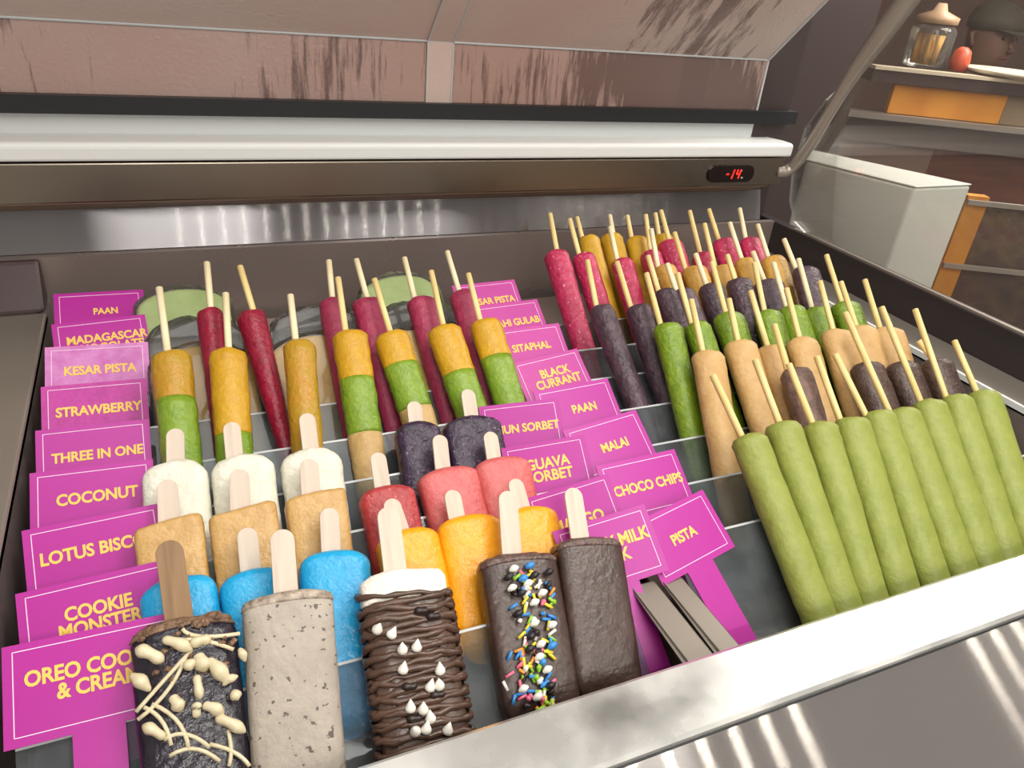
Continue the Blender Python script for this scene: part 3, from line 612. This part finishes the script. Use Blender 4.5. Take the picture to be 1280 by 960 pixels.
# ------------------------------------------------------------------ left rack: flat bars
def bar_row(c, k, items, mat, lab, group, **kw):
    n = len(items)
    for i, it in enumerate(items):
        d = dict(kw); 
        if len(it) > 5: d.update(it[5])
        mt = d.pop('mat', mat); lb = d.pop('label', lab % (['left', 'right'] if n == 2 else ['left', 'middle', 'right'])[i])
        bar(c, k, *it[:5], mt, lb, group, **d)
bar_row('L', 3, [((219,536),(219.6,582),(219,586),(224,650),83), ((289,528),(293.5,576),(303,582),(311,650),80), ((383,517),(389,567),(388,572),(397,640),76)],
 'coconut', 'white coconut ice bar on a paddle stick, the %s one', 'white bars', dome=.010, ex=3.6, topr=.008, sw=.0080, bumpy=.0009)
bar_row('M', 3, [((517,502),(520.6,533),(521,538),(536,640),56), ((584,487),(590,526),(588,530),(606,620),72)],
 'jamun', 'dark purple frosty ice bar, the %s one of the pair', 'dark purple bars', dome=.008, ex=3.6, topr=.007, bumpy=.0007, sw=.0082)
bar_row('L', 2, [((209,600),(211.5,658),(212,662),(219,725),88), ((299,587),(300.6,643),(304,648),(313,715),86), ((386,574),(389,624),(394,628),(403,700),76)],
 'lotus', 'tan biscuit ice bar with a flat top, the %s one', 'tan bars', dome=.001, ex=6, topr=.004, bumpy=.0006, sw=.0086, tilt=-.003)
bar_row('M', 2, [((471.5,566),(479,614),(482,618),(502,710),70, dict(mat='guava_deep', label='deep red guava ice bar, the left one')),
                ((549,544),(554,591),(558,595),(576,665),74), ((612,540),(618,578),(626,583),(642,655),68, dict(mat='guava'))],
 'guava', 'pink guava ice bar, the %s one', 'pink and red bars', dome=.006, ex=4, topr=.007, sw=.0080)
bar_row('L', 1, [((214,700),(218,728),(222,730),(232,800),98), ((308,660),(314,718),(316,722),(330,810),88), ((411,635),(414,694),(417,698),(432,905),88)],
 'blue', 'bright blue ice bar, the %s one', 'blue bars', dome=.007, ex=4, topr=.009, sw=.0082)
bar_row('M', 1, [((487,624),(502,668),(508,673),(541,820),78), ((564,613),(571.5,651),(585,656),(612,800),80), ((642.5,599),(654,640),(655,643),(670,700),74)],
 'mango', 'orange mango ice bar, the %s one', 'orange bars', dome=.007, ex=4, topr=.008, sw=.0082)
# front row, each different
G = 'front row bars'
def front_pt(A, B, L, x, z, lift=0.): return (x, -B-lift, z)
r1, A1, L1 = bar('L', 0, (210,676), (225,780), (230,786), (246,960), 134, 'choc_dark', 'dark bar heavily piped with cream blobs, at the front left corner', G, dome=.006, B=.0135, topr=.012, ex=3.2, smat='paddle_brown', sw=.0098, topmat='nut_crumb', bumpy=.0009, off=.019)
Bm = .0135*S
def blob(root, name, pts, r, mat, seg=9):
    """soft rounded worm through pts"""
    pts = [Vector(p) for p in pts]; n = 14; P_ = []; R_ = []
    for i in range(n):
        t = .5-.5*math.cos(math.pi*i/(n-1)); f = t*(len(pts)-1); k_ = min(int(f), len(pts)-2); P_.append(pts[k_].lerp(pts[k_+1], f-k_))
        R_.append(r*max(.06, (1-abs(2*t-1)**2.6)**.5)*(1+.18*math.sin(9*t+r*9000)))
    P_ = [P_[0]]+[(P_[i-1]+P_[i]*2+P_[i+1])/4 for i in range(1, n-1)]+[P_[-1]]
    mb = MB(); mb.tube(P_, R_, seg, flat=.9); return obj(name, mb, M[mat], root, True)
g1 = random.Random(3)
def px_local(root, px, depth):
    """point of the bar's front (local plane y=-depth) seen at a given place of the front face"""
    mw = root.matrix_world; inv = mw.inverted(); o = inv @ Vector((0, 0, H)); d = (inv.to_3x3() @ Vector(ray(px))); t = (-depth-o.y)/d.y
    return o+d*t
for (x, y, x2, y2, r) in ((172,812,202,826,.0052), (206,800,238,812,.0046), (240,806,262,800,.0044), (165,845,186,862,.0048), (248,820,256,838,.0055), (262,826,284,852,.0056), (232,836,246,828,.0042), (246,846,250,872,.0036), (216,872,226,888,.0046), (246,880,246,896,.0034), (256,882,278,892,.0046), (280,856,296,846,.003), (272,898,304,914,.0045), (180,908,204,922,.0042), (290,874,300,868,.004), (300,812,306,826,.003)):
    a, b = px_local(r1, (x, y), Bm+.002), px_local(r1, (x2, y2), Bm+.002); m_ = (a+b)/2+Vector((0, -.002, .001))
    blob(r1, 'cream_blob', [a+(a-b)*.1, m_, b+(b-a)*.1], r*S, 'cream')
for (xa, ya, xm, ym, xb, yb) in ((228,786,236,802,300,792), (228,800,252,796,292,812), (170,890,205,850,240,812), (172,900,215,868,232,822), (180,884,208,895,214,932), (190,880,232,896,236,938), (205,925,230,906,262,934), (212,945,244,924,275,952), (262,930,300,938,312,958), (285,912,292,940,286,958)):
    a, m_, b = (px_local(r1, p, Bm+.0012) for p in ((xa, ya), (xm, ym), (xb, yb)))
    pts = [a*(1-t)**2+m_*2*t*(1-t)+b*t*t for t in np.linspace(0, 1, 8)]
    mb = MB(); mb.tube(pts, .0014*S*1.1, 6); obj('cream_drizzle', mb, M['cream'], r1, True)
for i in range(30):
    x, z = g1.uniform(-.85, .85)*A1, L1*g1.uniform(.74, .97); p = Vector((x, -Bm-.0005, z)); blob(r1, 'nut_piece', [p, p+Vector((.002, 0, .001)), p+Vector((.004, -.0004, .001))], .0022*S, 'nut_crumb', 6)
bar('L', 0, (352,662), (358,750), (360,757), (374,960), 113, 'cookie', 'grey speckled cookie ice bar with a pale paddle stick, front row', G, dome=.003, ex=3.4, topr=.006, sw=.0092, topmat='cookie_top', taper=.05, B=.0155, off=.0195)
r3, A3, L3 = bar('L', 0, (484,634), (495,722), (503,728), (532,925), 106, 'choc_drizzle', 'bar with white top, ribbed chocolate drizzle and white chips, front row', G, dome=.004, ex=3.4, topr=.008, sw=.0095, topmat='cream_white', caph=.022, taper=.04, B=.0135, off=.019)
mb = MB(); g3 = random.Random(11); zz = L3*.885; row = 0
while zz > L3*.03:
    n = 15; wob = g3.uniform(-.0012, .0012); pts = []
    for i in range(n):
        a = math.pi*(-.08+1.16*i/(n-1)); 
        x = -math.cos(a)*(A3*1.02+.0012); y = -abs(math.sin(a))**.6*(Bm+.0016) if 0 <= i < n else 0
        if not 0 <= a <= math.pi: y = .004
        pts.append((x, y, zz+(.0032 if row % 2 else -.0032)*(i/(n-1)-.5)*2.4+wob*math.sin(i)+g3.uniform(-.0012, .0012)))
    mb.tube(pts, [.0020*g3.uniform(.65, 1.4) for _ in pts], 7); zz -= g3.uniform(.0030, .0046); row += 1
obj('chocolate_drizzle', mb, M['choc_drizzle'], r3, True, label='ropes of chocolate drizzle')
for j, (x, y) in enumerate(((472,786),(490,792),(503,811),(521,808),(504,836),(550,837),(538,858),(549,856),(513,884),(529,886),(538,897),(519,914),(533,911),(560,912))):
    p = px_local(r3, (x, y), Bm+.0045); mb = MB(); r = .0042*S
    up = Vector((g3.uniform(-.5, .5), -.55, g3.uniform(.2, 1))).normalized()
    mb.tube([p-up*r*.9, p-up*r*.6, p, p+up*r*.7, p+up*r*1.5], [r*.5, r*.95, r, r*.55, r*.08], 10); obj('white_chip', mb, M['s_white'], r3, True)
for x, y in ((525,765),(540,772),(510,860),(545,870),(516,900)):
    p = px_local(r3, (x, y), Bm+.002); blob(r3, 'chocolate_chunk', [p+Vector((-.004, 0, 0)), p+Vector((-.001, -.001, .001)), p+Vector((.003, -.001, 0)), p+Vector((.005, 0, .001))], .0034*S, 'choc_glossy')
r4, A4, L4 = bar('M', 0, (634,614), (640,700), (645,704), (676,890), 94, 'choc', 'dark chocolate bar with a stripe of coloured sprinkles, front row', G, dome=.005, ex=5, topr=.006, sw=.0092, topmat='choc_top', taper=.03, off=.019)
B4 = .0145*S; g4 = random.Random(21)
cols = ['s_yellow', 's_green', 's_blue', 's_pink', 's_orange', 's_green', 's_yellow', 's_white', 's_blue']
for i in range(99):
    t = g4.random(); cx = 657+t*22+8*math.sin(t*7); y = 714+t*176; x = cx+g4.gauss(0, 1)*(19-5*t)
    x = max(626, min(690, x)); p = px_local(r4, (x, y), B4+.0012+g4.random()*.002)
    a = g4.uniform(0, math.pi); d = Vector((math.cos(a), -.15, math.sin(a)))*.0032; mb = MB(); rod(mb, p-d, p+d, .0011, 6); obj('sprinkle', mb, M[g4.choice(cols)], r4, True)
for (x, y, m_) in ((642,712,'s_white'),(636,722,'s_black'),(662,708,'s_blue'),(668,720,'s_black'),(660,730,'s_white'),(678,742,'s_white'),(652,742,'s_black'),(668,754,'s_white'),(648,768,'s_black'),(690,782,'s_white'),(668,780,'s_white'),(664,796,'s_black'),(676,806,'s_white'),(662,812,'s_black'),(684,838,'s_white'),(654,862,'s_white'),(674,822,'s_white'),(690,808,'s_blue'),(640,736,'s_white'),(686,716,'s_black'),(654,724,'s_blue'),(672,872,'s_white'),(688,858,'s_black')):
    p = px_local(r4, (x, y), B4+.003); blob(r4, 'candy_drop', [p+Vector((-.0035, 0, -.001)), p+Vector((-.0015, -.001, 0)), p+Vector((.0015, -.001, .001)), p+Vector((.0036, 0, .0014))], .0031*S, m_)
for i in range(30):
    t = g4.random(); p = px_local(r4, (max(630, min(690, 659+t*20+g4.gauss(0, 13))), 716+t*170), B4+.0022+g4.random()*.002)
    a = g4.uniform(0, 6.28); d = Vector((math.cos(a), -.2, math.sin(a)))*g4.uniform(.0016, .0034); blob(r4, 'candy_drop', [p-d, p, p+d], g4.uniform(.0018, .0032)*S, g4.choice(['s_white', 's_white', 's_black', 's_green', 's_blue', 'choc_glossy', 's_pink']))
bar('M', 0, (715,610), (726,681), (733,688), (758,860), 80, 'choc', 'plain dark chocolate bar on a paddle stick, rightmost in the front row', G, dome=.004, ex=5, topr=.006, sw=.0092, topmat='choc_top', taper=.02, off=.019)
# ------------------------------------------------------------------ film wrapped round slabs at the back of the left rack
def slab(k, cx, ytop, wpx, mat, label, film=True):
    off = .017; root, A, L, T, Bs = place('L', k, (cx, ytop-20), (cx, ytop), (cx, ytop+6), (cx+.1*(cx-150)*.6+6, ytop+80), wpx, off, label, 'ice cream', 'film wrapped slabs', 'wrapped_slab')
    def outline(A_, L_, n=22): return [(-A_, 0.)]+[(-A_*math.cos(a), L_-A_*.55+A_*.55*math.sin(a)) for a in np.linspace(0, math.pi, n)]+[(A_, 0.)]
    def pill(A_, L_, B_, seed, amp):
        mb = MB(); rings = []
        for y, sc in ((-B_, .90), (-B_*.9, .96), (-B_*.5, 1), (B_*.5, 1), (B_*.9, .96), (B_, .90)):
            ring = []
            for x, z in outline(A_, L_):
                xx, zz = x*sc, (z-L_/2)*(1-(1-sc)*.7)+L_/2; d = nz((xx, y, zz), 60, amp, seed)+nz((xx, y, zz), 240, amp*.9, seed); ring.append((xx+d, y+d*.4, zz+d))
            rings.append(ring)
        mb.loft(rings); return mb
    obj('ice_cream', pill(A, L, .0105*S, cx, .0006), M[mat], root, False, bevel=.002)
    mb = pill(A*1.07, L+.004, .0132*S, cx+9, .0032); obj('wrapper', mb, M['film'], root, False, label='clear crumpled film wrapper')
slab(8, 228, 367, 116, 'slab_green', 'film wrapped pale green slab at the back left beside the PAAN card')
slab(8, 493, 350, 94, 'slab_green', 'film wrapped pale green slab at the back, behind the dusky pink cones')
slab(7, 242, 406, 116, 'slab_dark', 'film wrapped dark slab behind the leftmost layered stick')
slab(7, 390, 391, 106, 'slab_dark', 'film wrapped dark slab behind the mustard coloured kulfi')
slab(7, 510, 385, 108, 'slab_dark', 'film wrapped dark slab behind the dusky pink cones')
slab(6, 250, 438, 126, 'slab_tan', 'film wrapped tan slab behind the two leftmost layered sticks')
slab(6, 388, 425, 112, 'slab_tan', 'film wrapped tan slab behind the mustard coloured kulfi')
slab(6, 512, 418, 106, 'slab_tan', 'film wrapped tan slab low behind the dusky pink cones')
# ================================================================== BEYOND THE FREEZER
def wbox(name, a, b, mat, parent=None, inv=None, bevel=0):
    mb = MB(); mb.box(a, b); mb.v = [(inv @ W(p)) if inv else W(p) for p in mb.v]; return obj(name, mb, mat, parent, bevel=bevel)
FL = -H/S
o = wbox('floor', (-3.5, -2, FL-.02), (6, 5, FL), plain('brown_floor', (92, 72, 60), .5)); tag(o, 'brown shop floor', 'floor', kind='structure')
o = wbox('wall_rear', (-3.5, 2.3, FL), (1.62, 2.35, 1.6), plain('dark_brown_wall', (74, 54, 50), .6)); tag(o, 'dark brown wall behind the freezer', 'wall', kind='structure')
wm = plain('brown_wall', (98, 74, 64), .6)
o = wbox('wall_right', (1.7, 3.6, FL), (6, 3.66, 1.6), wm); tag(o, 'brown wall beyond the shop counter', 'wall', kind='structure')
# white chest standing beyond the side glass
tops = [onplane(p, np.array([0, 0, -.289]), np.array([0, 0, 1.])) for p in ((1145,233), (1215,230), (1016,187.5), (1008,199))]
zb_ = -1.2
ch = empty('white_cabinet', W(tuple(tops[0][:2])+(FL,)), 'white boxy cabinet standing just beyond the right side glass', 'cabinet'); ci = ch.matrix_world.inverted()
mb = MB(); mb.prism([ci @ W((p[0], p[1], -.292)) for p in tops], Vector((0, 0, -(1.813-.292)*S))); 
cm = plain('white_cabinet_paint', (240, 244, 234), .4); obj('body', mb, cm, ch, bevel=.004)
cc = sum(tops)/4
mb = MB(); mb.prism([ci @ W(cc+(p-cc)*1.0+np.array([0, 0, -.003])) for p in tops], Vector((0, 0, .003*S))); obj('lid', mb, cm, ch, bevel=.001)
# dark pillar behind
o = wbox('shop_pillar', (1.16, 1.5, FL), (1.62, 1.6, 1.6), M['dark_panel']); tag(o, 'dark brown pillar behind the freezer, left of the shop counter', 'pillar')
# counter facing the camera
HD = np.array([math.sin(YAW), math.cos(YAW), 0]); HX = np.array([math.cos(YAW), -math.sin(YAW), 0])
def hz(px, d=2.4): p = onplane(px, HD*d, HD); return np.dot(p, HX), p[2]
cb = HD*2.4+HX*1.2; cnt = empty('shop_counter', W((cb[0], cb[1], FL)), 'brown shop counter with a yellow front board and steel edge, beyond the side glass', 'counter'); kinv = cnt.matrix_world.inverted()
def hbox(name, s0, s1, z0, z1, d0, d1, mat, parent=cnt, inv=None, bevel=0, dz=0.):
    inv = inv or kinv; mb = MB(); V = []
    for d in (d0, d1):
        for s_, z in ((s0, z0), (s1, z0+dz), (s1, z1+dz), (s0, z1)): V.append(inv @ W(HD*d+HX*s_+np.array([0, 0, z])))
    mb.add(V, [(0,1,2,3), (7,6,5,4), (0,4,5,1), (1,5,6,2), (2,6,7,3), (3,7,4,0)]); return obj(name, mb, mat, parent, bevel=bevel)
s0 = hz((1098, 120))[0]; s1 = s0+1.6
M['brownwood'] = wood('brown_panel', (112, 66, 52), (84, 50, 42), (8, 8, 60)); M['yellow'] = wood('yellow_board', (206, 140, 46), (186, 118, 36), (20, 20, 6))
so0, zo0 = hz((1105, 137)); so1, zo1 = hz((1256, 116))
dzc = 0
hbox('counter_top', s0-.05, s1, -.205, -.172, 2.36, 2.54, M['dark_panel'])
hbox('top_edge', s0-.05, s1, -.172, -.163, 2.355, 2.40, plain('pale_edge', (196, 184, 160), .4))
hbox('front_board', so0, so1, -.285, -.207, 2.375, 2.40, M['yellow'])
hbox('front_board', so1+.004, s1, -.285, -.207, 2.38, 2.40, plain('dull_board', (120, 104, 84), .5))
hbox('steel_edge', s0-.15, s1, -.302, -.287, 2.34, 2.42, M['steel'])
hbox('apron', s0-.3, s1, -.375, -.302, 2.40, 2.50, plain('grey_apron', (120, 110, 106), .4))
hbox('panel', s0-.5, s0+.22, -1.8, -.375, 2.42, 2.50, plain('dull_brown_panel', (126, 104, 94), .5))
hbox('panel', s0+.22, s1, -1.8, -.375, 2.425, 2.50, M['brownwood'])
# yellow upright and rails of a stand nearer the glass
a_ = onplane((1216, 250), HD*2.0, HD); b_ = onplane((1176, 400), HD*2.0, HD); s_a = np.dot(a_, HX)
st = empty('wire_stand', W(HD*2.0+HX*s_a+np.array([0, 0, FL])), 'dark mesh stand with a yellow upright and two rails, beyond the white cabinet', 'stand'); sti = st.matrix_world.inverted()
hbox('upright', s_a-.02, s_a+.035, FL, -.415, 1.99, 2.02, M['yellow'], st, sti)
for z in (-.43, -.60):
    hbox('rail', s_a-.02, s_a+.9, z-.006, z+.006, 1.98, 1.99, M['strut'], st, sti)
hbox('mesh_panel', s_a+.035, s_a+.9, FL, -.44, 2.0, 2.01, ice('dark_mesh', (84, 66, 56), (58, 44, 38), 40, .7, .3), st, sti)
# things on the counter
def lathe(mb, prof, cen, seg=20):
    mb.loft([[(cen[0]+r*math.cos(2*math.pi*k/seg), cen[1]+r*math.sin(2*math.pi*k/seg), cen[2]+z) for k in range(seg)] for r, z in prof])
sj, zj = hz((1152, 86), 2.5); jc = HD*2.5+HX*sj; 
jar = empty('biscuit_jar', W((jc[0], jc[1], -.163)), 'round glass jar of golden biscuits standing on the shop counter', 'jar')
mb = MB(); lathe(mb, [(.055*S, 0), (.062*S, .004), (.062*S, .10*S), (.05*S, .115*S)], (0, 0, 0)); obj('jar_body', mb, M['jar_glass'], jar, True)
mb = MB(); lathe(mb, [(.056*S, .117*S), (.058*S, .135*S), (.02*S, .15*S), (.012*S, .17*S)], (0, 0, 0)); obj('jar_lid', mb, plain('jar_lid', (170, 140, 110), .4), jar, True)
gj = random.Random(5)
for i in range(10):
    a = gj.uniform(0, 6.28); r = gj.uniform(0, .036)*S; mb = MB(); p = Vector((r*math.cos(a), r*math.sin(a), .006)); q = p+Vector((gj.uniform(-.006, .006), gj.uniform(-.006, .006), .08*S)); rod(mb, p, q, .008*S, 8)
    obj('biscuit', mb, plain('golden_biscuit', (238, 184, 92), .4), jar, True)
sc_, zc = hz((1196, 88), 2.45); jc = HD*2.45+HX*sc_
mb = MB(); lathe(mb, [(.001, 0), (.024*S, .001), (.027*S, .03*S), (.022*S, .055*S), (.01*S, .065*S), (.001, .066*S)], tuple(W((jc[0], jc[1], -.163)))); tag(obj('red_pot', mb, plain('red_glaze', (190, 78, 48), .4), None, True), 'small round red pot on the shop counter beside the jar', 'pot')
sc_, zc = hz((1262, 92), 2.45); jc = HD*2.45+HX*sc_
mb = MB(); lathe(mb, [(.10*S, 0), (.13*S, .008*S), (.135*S, .016*S), (.125*S, .015*S), (.09*S, .006*S), (.001, .005*S)], tuple(W((jc[0], jc[1], -.163)))); tag(obj('serving_plate', mb, plain('white_glaze', (206, 196, 176), .35), None, True), 'pale round plate on the shop counter in front of the person', 'plate')
# person behind the counter, leaning forward, in a peaked cap
sp, zp = hz((1238, 50), 4.1); pc = HD*4.1+HX*sp; pz = zp*S+H
face_yaw = -YAW
def head_ring(z, w, d, cy, g=20): return [(w*math.cos(2*math.pi*k/g), cy+d*math.sin(2*math.pi*k/g), z) for k in range(g)]
mb = MB()
mb.loft([head_ring(-.62, .15, .10, .10), head_ring(-.45, .165, .105, .085), head_ring(-.30, .19, .11, .07), head_ring(-.22, .20, .10, .055), head_ring(-.175, .15, .085, .045), head_ring(-.15, .075, .065, .035),
         head_ring(-.12, .055, .058, .02), head_ring(-.095, .055, .066, .005), head_ring(-.075, .060, .082, -.008), head_ring(-.045, .067, .090, -.004), head_ring(-.01, .072, .093, 0), head_ring(.03, .075, .095, .002), head_ring(.065, .070, .09, .004), head_ring(.095, .05, .066, .006), head_ring(.108, .02, .03, .006)])
skin = plain('brown_skin', (112, 82, 66), .55)  # one even brown for face and hands
body = obj('person', mb, skin, None, True)
body.location = W((pc[0], pc[1], 0)); body.location.z = pz; body.rotation_euler = (0, 0, -YAW+.35)
tag(body, 'person in a dark peaked cap and dark jacket behind the shop counter', 'person')
def onbody(name, mb, mat, label=None): return obj(name, mb, mat, body, True, label=label)
mb = MB(); mb.tube([(0, -.088, .012), (0, -.104, -.012), (0, -.118, -.026), (0, -.098, -.034)], [.007, .010, .013, .008], 8); onbody('nose', mb, skin)
for sx in (-1, 1):
    mb = MB(); mb.loft([[(sx*.028+.012*r*math.cos(a), -.086+.003*(1-r), .012+.007*r*math.sin(a)) for a in np.linspace(0, 6.28, 10, endpoint=False)] for r in (1, .6, .1)]); onbody('eye', mb, plain('eye_dark', (38, 28, 26), .3))
    mb = MB(); mb.tube([(sx*.074, .0, -.028), (sx*.084, .008, -.01), (sx*.082, .012, .018), (sx*.074, .008, .026)], [.005, .010, .011, .005], 8); onbody('ear', mb, skin)
mb = MB(); mb.tube([(-.024, -.086, -.056), (-.008, -.095, -.053), (.008, -.095, -.053), (.024, -.086, -.056)], [.003, .006, .006, .003], 8); onbody('mouth', mb, plain('lips', (104, 58, 50), .5))
capm = plain('dark_olive_cap', (72, 68, 56), .7, bump=.2, bscale=300)
mb = MB(); mb.loft([head_ring(.035, .086, .106, .002), head_ring(.07, .087, .105, .004), head_ring(.105, .074, .088, .006), head_ring(.128, .045, .055, .008), head_ring(.136, .012, .014, .008)]); onbody('cap', mb, capm)
mb = MB(); mb.prism([(.075*math.cos(a), -.085+.085*math.sin(a)-.0, .038-.012*abs(math.sin(a))) for a in np.linspace(math.pi, 2*math.pi, 12)], (0, 0, .004)); onbody('cap_peak', mb, capm)
mb = MB(); mb.loft([head_ring(-.635, .17, .125, .10), head_ring(-.45, .185, .13, .085), head_ring(-.30, .215, .135, .07), head_ring(-.21, .225, .125, .055), head_ring(-.16, .165, .105, .045), head_ring(-.135, .085, .08, .036)]); 
jk = plain('dark_jacket', (58, 52, 50), .8); onbody('jacket', mb, jk)
for sx in (-1, 1):
    mb = MB(); mb.tube([(sx*.19, .05, -.20), (sx*.25, .02, -.33), (sx*.25, -.06, -.46), (sx*.16, -.16, -.50)], [.055, .052, .045, .036], 12); onbody('sleeve', mb, jk)
    mb = MB(); mb.tube([(sx*.165, -.155, -.50), (sx*.14, -.18, -.505), (sx*.115, -.20, -.51)], [.028, .034, .026], 10); onbody('hand', mb, skin)
    for q in range(4):
        mb = MB(); bx, by = sx*(.125-.012*q), -.205-.004*q; mb.tube([(bx+sx*.01, by+.01, -.508), (bx-sx*.01, by-.02, -.506), (bx-sx*.025, by-.035, -.516), (bx-sx*.03, by-.042, -.526)], [.0085, .008, .007, .005], 7); onbody('finger', mb, skin)
    mb = MB(); mb.tube([(sx*.14, -.165, -.495), (sx*.11, -.175, -.49), (sx*.09, -.19, -.495)], [.011, .009, .006], 7); onbody('thumb', mb, skin)
